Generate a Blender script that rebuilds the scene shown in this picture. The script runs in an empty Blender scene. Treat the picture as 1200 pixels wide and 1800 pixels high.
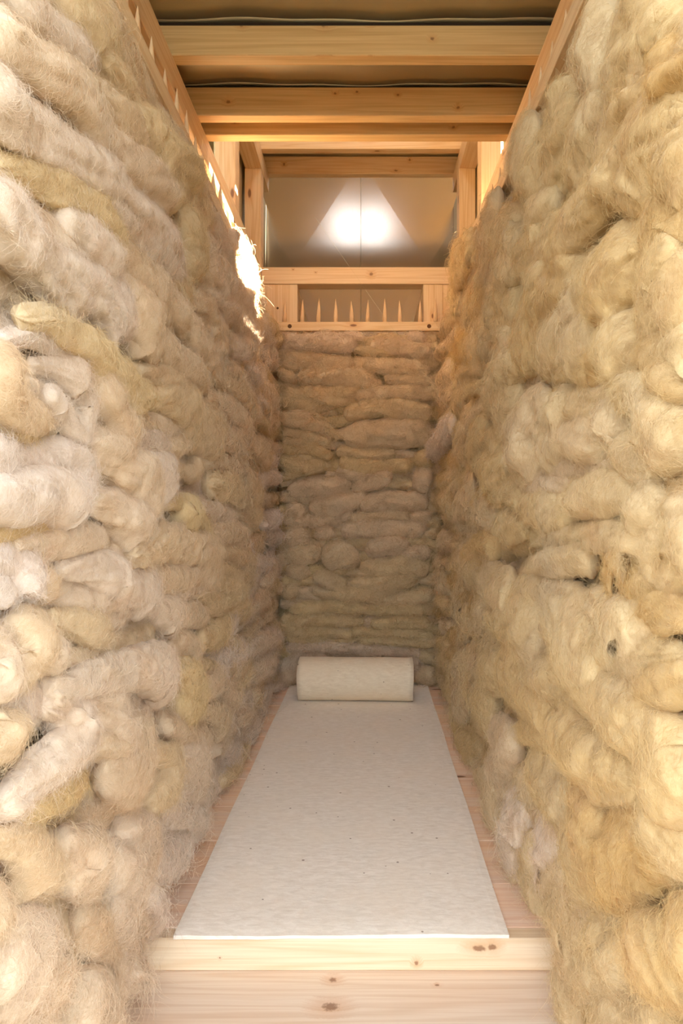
import bpy, math, random
import numpy as np
from mathutils import Vector, Matrix

C = bpy.context.scene.collection
S = bpy.context.scene
PI = math.pi

# ------------------------------------------------------------------ camera, sky, sun, exposure
CAMZ = 0.90                      # eye height above the sleeping platform
F = 1200.0                       # focal length in pixels of the 1200x1800 frame
VX, VY = 638.0, 895.0            # where the depth lines meet

cam = bpy.data.cameras.new('camera')
cam.sensor_fit = 'VERTICAL'
cam.sensor_height = 36.0
cam.lens = 36.0 * F / 1800.0
cam.shift_x = -(VX - 600.0) / 1800.0
cam.shift_y = -(900.0 - VY) / 1800.0
cam.clip_start = 0.02
cam_o = bpy.data.objects.new('camera', cam)
cam_o.location = (0, 0, CAMZ)
cam_o.rotation_euler = (PI / 2, 0, 0)
C.objects.link(cam_o)
S.camera = cam_o

world = bpy.data.worlds.new('sky')
S.world = world
world.use_nodes = True
wn = world.node_tree
wn.nodes.clear()
wo = wn.nodes.new('ShaderNodeOutputWorld')
wb = wn.nodes.new('ShaderNodeBackground')
wb.inputs['Color'].default_value = (0.81, 0.90, 1.0, 1)
wb.inputs['Strength'].default_value = 3.3
wn.links.new(wb.outputs[0], wo.inputs[0])

sun = bpy.data.lights.new('sun', 'SUN')
sun.energy = 42.0
sun.angle = math.radians(0.6)
sun.color = (1.0, 0.94, 0.84)
sun_o = bpy.data.objects.new('sun', sun)
sun_o.location = (4, 2.5, 4)
sun_o.rotation_euler = Vector((-1.0, -0.04, -0.52)).to_track_quat('-Z', 'Y').to_euler()
C.objects.link(sun_o)

sky_l = bpy.data.lights.new('skylight_daylight', 'AREA')     # added lamp in the made-up roof hole, for floor light and zinc highlight
sky_l.shape = 'RECTANGLE'; sky_l.size = 0.18; sky_l.size_y = 0.34
sky_l.energy = 1.4
sky_l.color = (1.0, 0.97, 0.93)
sky_lo = bpy.data.objects.new('skylight_daylight', sky_l)
sky_lo.location = (-0.02, 2.52, 3.495)
C.objects.link(sky_lo)

S.view_settings.view_transform = 'Standard'
S.view_settings.look = 'None'
S.view_settings.gamma = 1.0
S.view_settings.use_curve_mapping = False
S.view_settings.exposure = 0.98
S.cycles.max_bounces = 10
S.cycles.diffuse_bounces = 6
S.cycles.glossy_bounces = 4
S.cycles.sample_clamp_indirect = 8.0

# ------------------------------------------------------------------ helpers
def srgb(r, g, b):
    def f(c):
        c /= 255.0
        return c / 12.92 if c <= 0.04045 else ((c + 0.055) / 1.055) ** 2.4
    return (f(r), f(g), f(b), 1.0)

def tag(o, label=None, cat=None, group=None, kind=None):
    if label: o['label'] = label
    if cat: o['category'] = cat
    if group: o['group'] = group
    if kind: o['kind'] = kind
    return o

def empty(name, loc, label=None, cat=None, group=None, kind=None):
    o = bpy.data.objects.new(name, None)
    o.empty_display_size = 0.05
    o.location = loc
    C.objects.link(o)
    return tag(o, label, cat, group, kind)

def mesh_obj(name, verts, faces, mat, parent=None, uvs=None, smooth=False, tint=None, loc=(0, 0, 0)):
    me = bpy.data.meshes.new(name)
    me.from_pydata([tuple(v) for v in verts], [], faces)
    if uvs is not None:
        ul = me.uv_layers.new(name='UVMap')
        ul.data.foreach_set('uv', np.asarray(uvs, dtype=np.float32).ravel())
    if smooth:
        me.polygons.foreach_set('use_smooth', np.ones(len(me.polygons), dtype=bool))
    if tint is not None:
        a = me.attributes.new('tint', 'FLOAT', 'POINT')
        a.data.foreach_set('value', np.full(len(me.vertices), tint, dtype=np.float32))
    me.materials.append(mat)
    o = bpy.data.objects.new(name, me)
    o.location = loc
    if parent: o.parent = parent
    C.objects.link(o)
    return o

def box_geo(lo, hi, ax=0, bev=0.0015):
    """bevelled box; uv u runs along axis ax, in metres"""
    lo = np.array(lo, float); hi = np.array(hi, float)
    b = min(bev, *(0.45 * (hi - lo)))
    V = []; idx = {}
    for sx in (0, 1):
        for sy in (0, 1):
            for sz in (0, 1):
                s = (sx, sy, sz)
                for k in range(3):          # vertex lying on the face with normal axis k
                    p = [0, 0, 0]
                    for a in range(3):
                        e = lo[a] if s[a] == 0 else hi[a]
                        inn = b if s[a] == 0 else -b
                        p[a] = e if a == k else e + inn
                    idx[(s, k)] = len(V); V.append(p)
    Fc = []
    for k in range(3):
        a, c = [(1, 2), (2, 0), (0, 1)][k]
        for s in (0, 1):
            def key(x, y):
                t = [0, 0, 0]; t[k] = s; t[a] = x; t[c] = y
                return idx[(tuple(t), k)]
            f = [key(0, 0), key(1, 0), key(1, 1), key(0, 1)]
            Fc.append(f if s else f[::-1])
    for k in range(3):                      # edge strips, along axis k
        a, c = [(1, 2), (2, 0), (0, 1)][k]
        for x in (0, 1):
            for y in (0, 1):
                t0 = [0, 0, 0]; t0[a] = x; t0[c] = y
                t1 = list(t0); t1[k] = 1
                f = [idx[(tuple(t0), a)], idx[(tuple(t1), a)], idx[(tuple(t1), c)], idx[(tuple(t0), c)]]
                Fc.append(f if (x + y) % 2 == 1 else f[::-1])
    for s in [(i, j, k) for i in (0, 1) for j in (0, 1) for k in (0, 1)]:
        f = [idx[(s, 0)], idx[(s, 1)], idx[(s, 2)]]
        Fc.append(f if sum(s) % 2 == 1 else f[::-1])
    V = np.array(V)
    oth = [i for i in range(3) if i != ax]
    uv = []
    for f in Fc:
        P = V[f]
        n = np.cross(P[1] - P[0], P[2] - P[0])
        k = int(np.argmax(np.abs(n)))
        for p in P:
            if k == ax:
                uv.append((p[oth[0]] * 0.15 + 7, p[oth[1]]))
            else:
                o2 = [i for i in oth if i != k][0]
                uv.append((p[ax], p[o2] + 0.37 * (k + 1)))
    return V, Fc, uv

def box(name, lo, hi, mat, parent=None, ax=0, bev=0.0015, loc=None):
    lo = np.array(lo, float); hi = np.array(hi, float)
    V, Fc, uv = box_geo(lo, hi, ax, bev)
    base = np.array([(lo[0] + hi[0]) / 2, (lo[1] + hi[1]) / 2, lo[2]])
    if parent is not None:
        V = V - np.array(parent.location)
        return mesh_obj(name, V, Fc, mat, parent, uv)
    return mesh_obj(name, V - base, Fc, mat, None, uv, loc=tuple(base))

# ------------------------------------------------------------------ materials
def new_mat(name):
    m = bpy.data.materials.new(name)
    m.use_nodes = True
    nt = m.node_tree
    for n in list(nt.nodes): nt.nodes.remove(n)
    out = nt.nodes.new('ShaderNodeOutputMaterial')
    bs = nt.nodes.new('ShaderNodeBsdfPrincipled')
    nt.links.new(bs.outputs[0], out.inputs[0])
    return m, nt, bs

class G:
    """tiny node-graph writer"""
    def __init__(s, nt): s.nt = nt
    def n(s, t, **kw):
        nd = s.nt.nodes.new('ShaderNode' + t)
        for k, v in kw.items(): setattr(nd, k, v)
        return nd
    def put(s, sock, v):
        if hasattr(v, 'is_output'): s.nt.links.new(v, sock)
        else: sock.default_value = v
    def math(s, op, a, b=0.0, c=None, clamp=False):
        nd = s.n('Math', operation=op, use_clamp=clamp)
        s.put(nd.inputs[0], a); s.put(nd.inputs[1], b)
        if c is not None: s.put(nd.inputs[2], c)
        return nd.outputs[0]
    def vmath(s, op, a, b=(0, 0, 0)):
        nd = s.n('VectorMath', operation=op)
        s.put(nd.inputs[0], a); s.put(nd.inputs[1], b)
        return nd.outputs[0]
    def mix(s, f, a, b, mode='MIX'):
        nd = s.n('Mix', data_type='RGBA', blend_type=mode)
        s.put(nd.inputs[0], f); s.put(nd.inputs[6], a); s.put(nd.inputs[7], b)
        return nd.outputs[2]
    def ramp(s, f, stops, interp='LINEAR'):
        nd = s.n('ValToRGB')
        cr = nd.color_ramp; cr.interpolation = interp
        while len(cr.elements) > 1: cr.elements.remove(cr.elements[-1])
        cr.elements[0].position, cr.elements[0].color = stops[0]
        for p, c in stops[1:]:
            e = cr.elements.new(p); e.color = c
        s.put(nd.inputs[0], f)
        return nd.outputs[0]
    def noise(s, vec, scale, detail=3.0, rough=0.55, dist=0.0):
        nd = s.n('TexNoise')
        s.put(nd.inputs['Vector'], vec)
        nd.inputs['Scale'].default_value = scale
        nd.inputs['Detail'].default_value = detail
        nd.inputs['Roughness'].default_value = rough
        nd.inputs['Distortion'].default_value = dist
        return nd.outputs[0]
    def mr(s, v, a, b, c=0.0, d=1.0):
        nd = s.n('MapRange')
        s.put(nd.inputs[0], v)
        for i, x in enumerate((a, b, c, d)): s.put(nd.inputs[1 + i], x)
        return nd.outputs[0]
    def bump(s, h, strength, dist, bs):
        nd = s.n('Bump')
        nd.inputs['Strength'].default_value = strength
        nd.inputs['Distance'].default_value = dist
        s.put(nd.inputs['Height'], h)
        s.nt.links.new(nd.outputs[0], bs.inputs['Normal'])

def grey(v): return (v, v, v, 1)

def wood_mat(name, base, dark, knot_rate=0.35, rough=0.55, knots=(), vary=None):
    m, nt, bs = new_mat(name); g = G(nt)
    uv = g.n('UVMap').outputs[0]
    rnd = g.n('ObjectInfo').outputs['Random']
    off = g.n('CombineXYZ')
    g.put(off.inputs[0], g.math('MULTIPLY', rnd, 31.0)); g.put(off.inputs[1], g.math('MULTIPLY', rnd, 17.3))
    g.put(off.inputs[2], g.math('MULTIPLY', rnd, 5.0))
    p = g.vmath('ADD', uv, off.outputs[0])
    # knots: sparse cells
    pk = g.vmath('MULTIPLY', p, (3.2, 9.0, 1.0))
    pk = g.vmath('ADD', pk, g.vmath('MULTIPLY', g.n('TexNoise').outputs[1], (0, 0, 0)))
    vo = g.n('TexVoronoi', voronoi_dimensions='2D', feature='F1')
    g.put(vo.inputs['Vector'], pk); vo.inputs['Scale'].default_value = 1.0
    sep = g.n('SeparateColor'); g.put(sep.inputs[0], vo.outputs['Color'])
    on = g.math('LESS_THAN', sep.outputs[0], knot_rate)
    d = vo.outputs['Distance']
    size = g.mr(sep.outputs[1], 0, 1, 0.03, 0.11)
    core = g.math('MULTIPLY', on, g.mr(g.math('DIVIDE', d, size), 0.6, 1.05, 1.0, 0.0))
    halo = g.math('MULTIPLY', on, g.mr(g.math('DIVIDE', d, size), 0.8, 3.6, 1.0, 0.0))
    for (ku, kv, kr, kx) in knots:       # single knots at given places, (u, v, radius, stretch along the grain)
        dv = g.n('VectorMath', operation='LENGTH')
        g.put(dv.inputs[0], g.vmath('MULTIPLY', g.vmath('SUBTRACT', uv, (ku, kv, 0)), (1.0 / (kr * kx), 1.0 / kr, 0)))
        rag = g.math('ADD', dv.outputs['Value'], g.mr(g.noise(uv, 160.0, 2.0), 0.3, 0.7, -0.25, 0.25))
        core = g.math('MAXIMUM', core, g.mr(rag, 0.55, 1.05, 0.8, 0.0))
        halo = g.math('MAXIMUM', halo, g.mr(rag, 0.8, 3.4, 1.0, 0.0))
    # grain bends round the knots
    warp = g.n('CombineXYZ'); g.put(warp.inputs[1], g.math('MULTIPLY', halo, 0.012))
    pg = g.vmath('ADD', p, warp.outputs[0])
    big = g.noise(g.vmath('MULTIPLY', pg, (0.6, 16, 1)), 1.0, 2.0)
    rings = g.math('SINE', g.math('MULTIPLY_ADD', big, 52.0, g.math('MULTIPLY', g.n('SeparateXYZ').outputs[0], 0.0)))
    rings = g.mr(rings, -1, 1, 0, 1)
    rings = g.math('POWER', rings, 2.5)
    fine = g.noise(g.vmath('MULTIPLY', pg, (4, 260, 1)), 1.0, 3.0, 0.6)
    tone = g.noise(g.vmath('MULTIPLY', p, (1.2, 5, 1)), 1.0, 2.0)
    col = g.mix(g.math('MULTIPLY', rings, 0.42), base, dark)
    col = g.mix(g.mr(fine, 0.40, 0.70, 0.0, 0.45), col, dark)
    hue = g.mix(g.mr(tone, 0.35, 0.7, 0, 0.55), col, g.mix(1.0, col, (1.0, 0.86, 0.76, 1), 'MULTIPLY'))
    tint = g.mix(1.0, hue, g.mix(rnd, (1.0, 0.98, 0.93, 1), (0.98, 0.95, 0.94, 1)), 'MULTIPLY')
    if vary:
        strip = g.noise(g.vmath('MULTIPLY', p, (0.3, 24, 1)), 1.0, 1.0)
        tint = g.mix(g.mr(strip, 0.35, 0.65, 0.0, 0.8), tint, g.mix(1.0, tint, vary, 'MULTIPLY'))
    col = g.mix(g.math('MULTIPLY', halo, 0.35), tint, srgb(196, 128, 66))
    col = g.mix(g.math('MULTIPLY', core, 0.85), col, srgb(112, 66, 36))
    nt.links.new(col, bs.inputs['Base Color'])
    bs.inputs['Roughness'].default_value = rough
    bs.inputs['Specular IOR Level'].default_value = 0.35
    g.bump(g.math('ADD', fine, g.math('MULTIPLY', core, 0.6)), 0.12, 0.001, bs)
    return m

PINE = wood_mat('planed_pine', srgb(230, 206, 166), srgb(204, 164, 112))
DARKWOOD = wood_mat('old_dark_batten', srgb(52, 38, 24), srgb(34, 24, 16), 0.0)  # painted shade of the joist gaps, also used on the added fin
PINE_FRONT = wood_mat('pale_pine_front_board', srgb(234, 216, 188), srgb(212, 180, 138), 0.0, knots=((0.2705, 0.7224, 0.008, 1.2), (0.243, 0.72, 0.0065, 2.4), (0.112, 0.689, 0.0055, 0.9), (-0.30, 0.70, 0.002, 1.0)))
PINE_STEP = wood_mat('pale_pine_floor_plank', srgb(234, 219, 203), srgb(212, 184, 156), 0.0, knots=((-0.064, 2.439, 0.012, 1.5), (-0.062, 2.515, 0.007, 1.3), (0.15, 2.50, 0.003, 1.6)))
PINE_CROSS = wood_mat('planed_pine_cross_beam', srgb(232, 210, 172), srgb(206, 170, 122), 0.0, knots=((0.041, 2.8446, 0.010, 1.0), (-0.359, 2.868, 0.003, 1.2), (-0.243, 2.854, 0.003, 1.3)))
PINE_JOIST = wood_mat('planed_pine_joist', srgb(224, 194, 140), srgb(190, 148, 92), 0.0, knots=((0.19, 2.93, 0.005, 1.2), (-0.106, 2.970, 0.009, 1.3), (-0.332, 2.968, 0.006, 1.3), (0.02, 2.972, 0.005, 1.2)))
PINE_JOIST_B = wood_mat('planed_pine_joist_knotty', srgb(224, 194, 140), srgb(190, 148, 92), 0.06, knots=((-0.426, 2.928, 0.006, 1.3), (-0.088, 2.955, 0.004, 1.2), (-0.02, 2.96, 0.004, 1.2), (0.3, 2.91, 0.005, 1.2), (0.11, 2.95, 0.004, 1.2)))
PINE_RAFTER = wood_mat('planed_pine_rafter', srgb(232, 208, 170), srgb(204, 164, 116), 0.05, knots=((-0.434, 3.534, 0.008, 0.9), (0.256, 3.559, 0.007, 0.9), (0.18, 3.50, 0.005, 2.5)))
PINE_PALE = wood_mat('pale_pine', srgb(238, 214, 178), srgb(214, 176, 130), 0.22)
PINE_FLOOR = wood_mat('pink_pine_planks', srgb(246, 226, 206), srgb(228, 190, 160), 0.3, vary=(1.0, 0.88, 0.72, 1))
PINE_PEG = wood_mat('peg_wood', srgb(238, 212, 170), srgb(214, 172, 124), 0.0)

def metal_mat(name, col, rough, brushed=True, bumpy=0.05):
    m, nt, bs = new_mat(name); g = G(nt)
    pos = g.n('NewGeometry').outputs['Position']
    br = g.noise(g.vmath('MULTIPLY', pos, (700, 700, 30)), 1.0, 3.0)
    cl = g.noise(pos, 3.0, 3.0)
    c = g.mix(g.mr(cl, 0.3, 0.7, 0, 0.5), col, tuple(0.86 * x for x in col[:3]) + (1,))
    c = g.mix(g.mr(br, 0.3, 0.7, 0, 0.15), c, tuple(0.8 * x for x in col[:3]) + (1,))
    nt.links.new(c, bs.inputs['Base Color'])
    bs.inputs['Metallic'].default_value = 1.0
    nt.links.new(g.mr(br, 0.25, 0.75, rough - 0.03, rough + 0.04), bs.inputs['Roughness'])
    if bumpy: g.bump(br, bumpy, 0.002, bs)
    return m

METAL = metal_mat('brushed_zinc', (0.44, 0.385, 0.34, 1), 0.23, bumpy=0.012)
METAL_ROOF = metal_mat('dull_zinc_roof', (0.62, 0.54, 0.36, 1), 0.55, bumpy=0.0)

def felt_mat(name, base, dark, warm):
    m, nt, bs = new_mat(name); g = G(nt)
    pos = g.n('NewGeometry').outputs['Position']
    fib = g.noise(g.vmath('MULTIPLY', pos, (1.0, 3.2, 3.2)), 30.0, 6.0, 0.7, 0.6)
    cloud = g.noise(pos, 5.0, 3.0)
    fine = g.noise(pos, 420.0, 2.0, 0.6)
    c = g.mix(g.mr(fib, 0.38, 0.68), base, dark)
    c = g.mix(g.mr(cloud, 0.45, 0.75, 0, 0.6), c, warm)
    c = g.mix(g.mr(fine, 0.4, 0.75, 0, 0.22), c, dark)
    vo = g.n('TexVoronoi', feature='F1'); g.put(vo.inputs['Vector'], g.vmath('MULTIPLY', pos, (1, 1.0, 1)))
    vo.inputs['Scale'].default_value = 26.0
    sc = g.n('SeparateColor'); g.put(sc.inputs[0], vo.outputs['Color'])
    speck = g.math('MULTIPLY', g.math('LESS_THAN', sc.outputs[0], 0.5), g.math('LESS_THAN', vo.outputs['Distance'], g.mr(sc.outputs[1], 0, 1, 0.04, 0.11)))
    c = g.mix(g.math('MULTIPLY', speck, 0.7), c, srgb(128, 92, 60))
    nt.links.new(c, bs.inputs['Base Color'])
    bs.inputs['Roughness'].default_value = 0.95
    bs.inputs['Specular IOR Level'].default_value = 0.1
    bs.inputs['Sheen Weight'].default_value = 0.15
    g.bump(g.math('ADD', g.math('MULTIPLY', fib, 0.7), g.math('MULTIPLY', fine, 0.3)), 0.35, 0.002, bs)
    return m

FELT = felt_mat('wool_felt', srgb(250, 240, 225), srgb(230, 217, 198), srgb(245, 230, 208))
FELT_ROLL = felt_mat('roll_felt', srgb(242, 226, 198), srgb(226, 206, 174), srgb(238, 216, 184))

def wool_mat(name, hair=False):
    m, nt, bs = new_mat(name); g = G(nt)
    pos = g.n('NewGeometry').outputs['Position']
    tint = g.n('Attribute', attribute_name='tint').outputs['Fac']
    big = g.noise(pos, 3.2, 2.0)
    mid = g.noise(g.vmath('ADD', pos, (3.1, 7.7, 1.3)), 9.0, 3.0)
    small = g.noise(pos, 38.0, 4.0, 0.65)
    a = g.ramp(tint, [(0.0, srgb(222, 208, 196)), (0.33, srgb(219, 195, 163)), (0.66, srgb(214, 189, 143)), (1.0, srgb(207, 173, 116))])
    c = g.mix(g.mr(mid, 0.52, 0.80, 0, 0.45), a, srgb(206, 166, 122))
    c = g.mix(g.mr(big, 0.52, 0.75, 0, 0.35), c, srgb(198, 184, 164))
    c = g.mix(g.mr(small, 0.40, 0.75, 0, 0.35), c, srgb(190, 166, 132))
    if hair:
        sh = g.n('Attribute', attribute_name='shade').outputs['Fac']
        c = g.mix(1.0, c, g.ramp(sh, [(0.0, (0.82, 0.76, 0.68, 1)), (0.45, (1.0, 0.98, 0.95, 1)), (1.0, (1.14, 1.14, 1.14, 1))]), 'MULTIPLY')
    if not hair:
        uv = g.n('UVMap').outputs[0]
        f1 = g.noise(g.vmath('MULTIPLY', uv, (330, 9, 1)), 1.0, 4.0, 0.7, 1.0)
        f2 = g.noise(g.vmath('MULTIPLY', pos, (1, 1, 1)), 160.0, 5.0, 0.72, 1.5)
        h = g.math('ADD', g.math('MULTIPLY', f1, 0.6), g.math('MULTIPLY', f2, 0.4))
        c = g.mix(g.mr(f2, 0.35, 0.7, 0, 0.25), c, g.mix(1.0, c, (0.82, 0.76, 0.66, 1), 'MULTIPLY'))
        c = g.mix(g.mr(f1, 0.40, 0.70, 0, 0.30), c, g.mix(1.0, c, (0.84, 0.79, 0.72, 1), 'MULTIPLY'))
        g.bump(h, 0.5, 0.003, bs)
    nt.links.new(c, bs.inputs['Base Color'])
    bs.inputs['Roughness'].default_value = 0.9
    bs.inputs['Specular IOR Level'].default_value = 0.05
    if not hair:
        bs.inputs['Sheen Weight'].default_value = 0.08
        bs.inputs['Sheen Roughness'].default_value = 0.6
    return m

WOOL = wool_mat('raw_sheep_wool')
FUZZ = wool_mat('wool_fibre', True)

m, nt, bs = new_mat('dark_hole'); bs.inputs['Base Color'].default_value = srgb(96, 62, 28); bs.inputs['Roughness'].default_value = 0.8
HOLE = m
m, nt, bs = new_mat('ground_gravel'); g = G(nt)
nt.links.new(g.mix(g.noise(g.n('NewGeometry').outputs['Position'], 6.0, 4.0), srgb(58, 58, 44), srgb(80, 78, 60)), bs.inputs['Base Color'])
bs.inputs['Roughness'].default_value = 0.95
GROUND = m

# ------------------------------------------------------------------ the room: dimensions (metres)
XL, XR = -0.523, 0.482           # inner faces of the side plates
WALL_L, WALL_R = -0.607, 0.567   # inner faces of the board walls
RAIL_L, RAIL_R = -0.445, 0.394   # inner faces of the peg rails
YB = 3.48                        # inner face of the back rail
FRONT = 0.35                     # where the walls begin, beside the camera
ZR0, ZR1 = 1.814, 1.857          # peg rail, bottom and top
ZP0, ZP1 = 2.055, 2.145          # side plates, bottom and top
FLOORZ = -0.069
PLAT = 1.43                      # front edge of the sleeping platform

# ground outside
o = mesh_obj('ground_exterior', [(-30, -30, 0), (30, -30, 0), (30, 30, 0), (-30, 30, 0)], [(0, 1, 2, 3)], GROUND, loc=(0, 0, -0.35))
tag(o, kind='structure')

# floor of broad planks, in front of and under the platform
fl = empty('floor', (0, 0, FLOORZ - 0.03), kind='structure')
y = FRONT - 0.02
random.seed(4)
for k, y1 in enumerate((0.55, 0.80, 1.04, 1.245, 1.46, 1.75, 2.05, 2.35, 2.65, 2.95, 3.25, 3.62)):
    box('plank', (WALL_L, y, FLOORZ - 0.03), (WALL_R, y1 - 0.0015, FLOORZ - 0.0005 * (k % 2)), PINE_STEP if k == 4 else PINE_PALE, fl, 0)
    y = y1

# board walls behind the wool
def board_wall(name, plane, x0, x1, lo, hi, ztop, along):
    w = empty(name, (((x0 + x1) / 2, lo, FLOORZ - 0.03) if along == 'y' else (lo, (x0 + x1) / 2, FLOORZ - 0.03)), kind='structure')
    z = FLOORZ - 0.03
    while z < ztop - 0.01:
        z2 = min(z + 0.19, ztop)
        if along == 'y': box('plank', (x0, lo, z), (x1, hi, z2 - 0.001), PINE, w, 1)
        else: box('plank', (lo, x0, z), (hi, x1, z2 - 0.001), PINE, w, 0)
        z = z2
    return w
board_wall('wall_left', 0, WALL_L - 0.022, WALL_L, FRONT, 3.66, ZP0, 'y')
board_wall('wall_right', 0, WALL_R, WALL_R + 0.022, FRONT, 3.66, ZP0, 'y')
pa = empty('wall_right_upper', (WALL_R, FRONT, ZP1), kind='structure')  # unseen parapet, added to keep direct sun off the left wool
for k in range(4): box('plank', (WALL_R + 0.0006, FRONT - 0.3, ZP0 + 0.001 + 0.18 * k), (WALL_R + 0.022, 2.31, ZP0 + 0.18 * (k + 1) + 0.0008), PINE, pa, 1, 0.0004)
pb = empty('wall_left_upper', (WALL_L, FRONT, ZP1), kind='structure')
box('plank', (WALL_L - 0.022, FRONT, ZP1 + 0.001), (WALL_L + 0.001, 2.31, ZP1 + 0.1), PINE, pb, 1)
board_wall('wall_back', 0, 3.66, 3.682, WALL_L - 0.022, WALL_R + 0.022, 1.80, 'x')

# ------------------------------------------------------------------ sleeping platform
pf = empty('sleeping_platform', (0, 2.45, FLOORZ), 'low pine platform of broad cross planks under the felt mat, between the wool walls', 'platform')
ys = [1.43 + 0.2125 * i for i in range(10)] + [3.56]
for i in range(10):
    box('plank', (-0.475 + 0.002 * (i % 3), ys[i] + (0.04 if i == 0 else 0), -0.028), (0.425, ys[i + 1] - 0.0012, -0.0007 * (i % 2)), PINE_FLOOR, pf, 0)
box('front_board', (-0.475, PLAT, FLOORZ + 0.0005), (0.425, PLAT + 0.0395, 0.0), PINE_FRONT, pf, 0, 0.003)
for x in (-0.35, 0.0, 0.33):
    box('joist', (x - 0.02, PLAT + 0.041, FLOORZ + 0.0005), (x + 0.02, 3.55, -0.029), PINE, pf, 1)

# ------------------------------------------------------------------ timber frame
def timber(name, lo, hi, label, group=None, ax=0, mat=PINE):
    return tag(box(name, lo, hi, mat, None, ax, 0.002), label, 'beam' if 'post' not in name else 'post', group)

timber('wall_plate', (XL - 0.084, FRONT, ZP0), (XL, 3.595, ZP1), 'long pine plate running into depth above the left wool wall, sun patch on it', None, 1)
timber('wall_plate', (XR, FRONT, ZP0), (XR + 0.085, 3.595, ZP1), 'long pine plate running into depth above the right wool wall', None, 1)
timber('cross_beam', (XL + 0.001, 3.50, 2.055), (XR - 0.001, 3.593, 2.141), 'pine cross beam with one round knot, directly above the back row of pegs', None, 0, PINE_CROSS)

# stub posts under the cross beam, and the plates that run back from them
timber('stub_post', (XL + 0.001, 3.505, 1.70), (-0.337, 3.59, 2.054), 'wide short pine post with a dark screw hole under the cross beam', None, 2)
timber('stub_post', (0.308, 3.505, 1.70), (0.408, 3.59, 2.054), 'short pine post under the right end of the cross beam, inner one of the two', None, 2)
timber('stub_post', (0.4085, 3.507, 1.70), (XR - 0.001, 3.59, 2.054), 'short pine post under the right end of the cross beam, outer one beside wool', None, 2)
timber('rear_plate', (-0.43, 3.591, 1.9), (-0.337, 4.38, 2.05), 'pine plate running back from left stub post to the metal wall', None, 1)
timber('rear_plate', (0.308, 3.591, 1.9), (0.40, 4.38, 2.05), 'pine plate running back from right stub post to the metal wall', None, 1)

# low ceiling joists
ce = empty('ceiling', (0, 1.3, 2.24), kind='structure')
JB = ZP1
for (y0, t, ztop, lab) in ((0.95, .044, 2.232, None), (1.38, .044, 2.232, None),
                           (1.872, .044, 2.2275, 'pine ceiling joist nearest the top of the picture, below the dark roof sheet'),
                           (2.159, .042, 2.235, 'pine ceiling joist, the middle one of the three low ones'),
                           (2.270, .044, 2.235, 'pine ceiling joist with brightly lit underside, last of the low ones before the lantern')):
    if lab is None: continue
    timber('ceiling_joist', (XL - 0.08, y0, JB), (XR + 0.08, y0 + t, ztop), lab, None, 0, PINE_JOIST if y0 < 2 else PINE_JOIST_B)

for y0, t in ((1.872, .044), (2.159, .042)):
    box('sealing_strip', (XL - 0.08, y0 + 0.004, 2.2282 if y0 < 2 else 2.2357), (XR + 0.08, y0 + 0.09, 2.2385 if y0 < 2 else 2.2405), DARKWOOD, ce, 0)  # dark strip standing in for the shade between joist and sheet

# lantern: posts on the plates, side beams on the posts, rafters on the side beams
ZA0, ZA1 = 2.649, 2.741
for (x0, x1, y0, lab) in ((XL - 0.084, XL - 0.0005, 2.80, 'upright pine post on left plate, nearer of the two, white lit edge'),
                          (XR + 0.002, XR + 0.085, 2.80, 'upright pine post on right plate, nearer of the two, shaded face'),
                          (XL - 0.084, XL - 0.0005, 3.50, 'upright pine corner post at left end of the cross beam, before the metal wall'),
                          (0.4925, 0.576, 3.50, 'upright pine corner post with two knots at right end of the cross beam')):
    timber('lantern_post', (x0, y0, ZP1 + 0.0005), (x1, y0 + 0.09, ZA0 - 0.0005), lab, None, 2)
timber('lantern_beam', (-0.605, 2.33, ZA0), (-0.52, 3.77, ZA1), 'pine beam running into depth on top of the left lantern posts', None, 1)
timber('lantern_beam', (0.494, 2.33, ZA0), (0.579, 3.77, ZA1), 'pine beam running into depth on top of the right lantern posts', None, 1)
timber('lantern_rafter', (-0.72, 3.49, ZA1 + 0.0005), (0.70, 3.535, 2.84), 'pale pine rafter of the lantern, nearer of two above the metal wall')
timber('lantern_rafter', (-0.86, 3.75, ZA1 + 0.0005), (0.80, 3.795, 2.838), 'pine rafter with dark knots, directly above the bright metal panels', None, 0, PINE_RAFTER)

# ------------------------------------------------------------------ roof and metal walls (structure)
def sheet(name, fn, nx, ny, mat, parent, thick=0.0015):
    """curved sheet fn(s,t)->xyz with thickness"""
    V = []; 
    for j in range(ny + 1):
        for i in range(nx + 1): V.append(fn(i / nx, j / ny))
    V = np.array(V); n0 = len(V)
    V2 = V + np.array([0, 0, thick])
    Fc = []
    for j in range(ny):
        for i in range(nx):
            a = j * (nx + 1) + i
            q = [a, a + 1, a + nx + 2, a + nx + 1]
            Fc.append(q[::-1]); Fc.append([k + n0 for k in q])
    for i in range(nx):
        a = i; b = ny * (nx + 1) + i
        Fc.append([a, a + 1, a + 1 + n0, a + n0]); Fc.append([b + 1, b, b + n0, b + 1 + n0])
    for j in range(ny):
        a = j * (nx + 1); b = a + nx
        Fc.append([a + nx + 1, a, a + n0, a + nx + 1 + n0]); Fc.append([b, b + nx + 1, b + nx + 1 + n0, b + n0])
    V = np.vstack([V, V2]) - np.array(parent.location)
    return mesh_obj(name, V, Fc, mat, parent, smooth=True)

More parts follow.
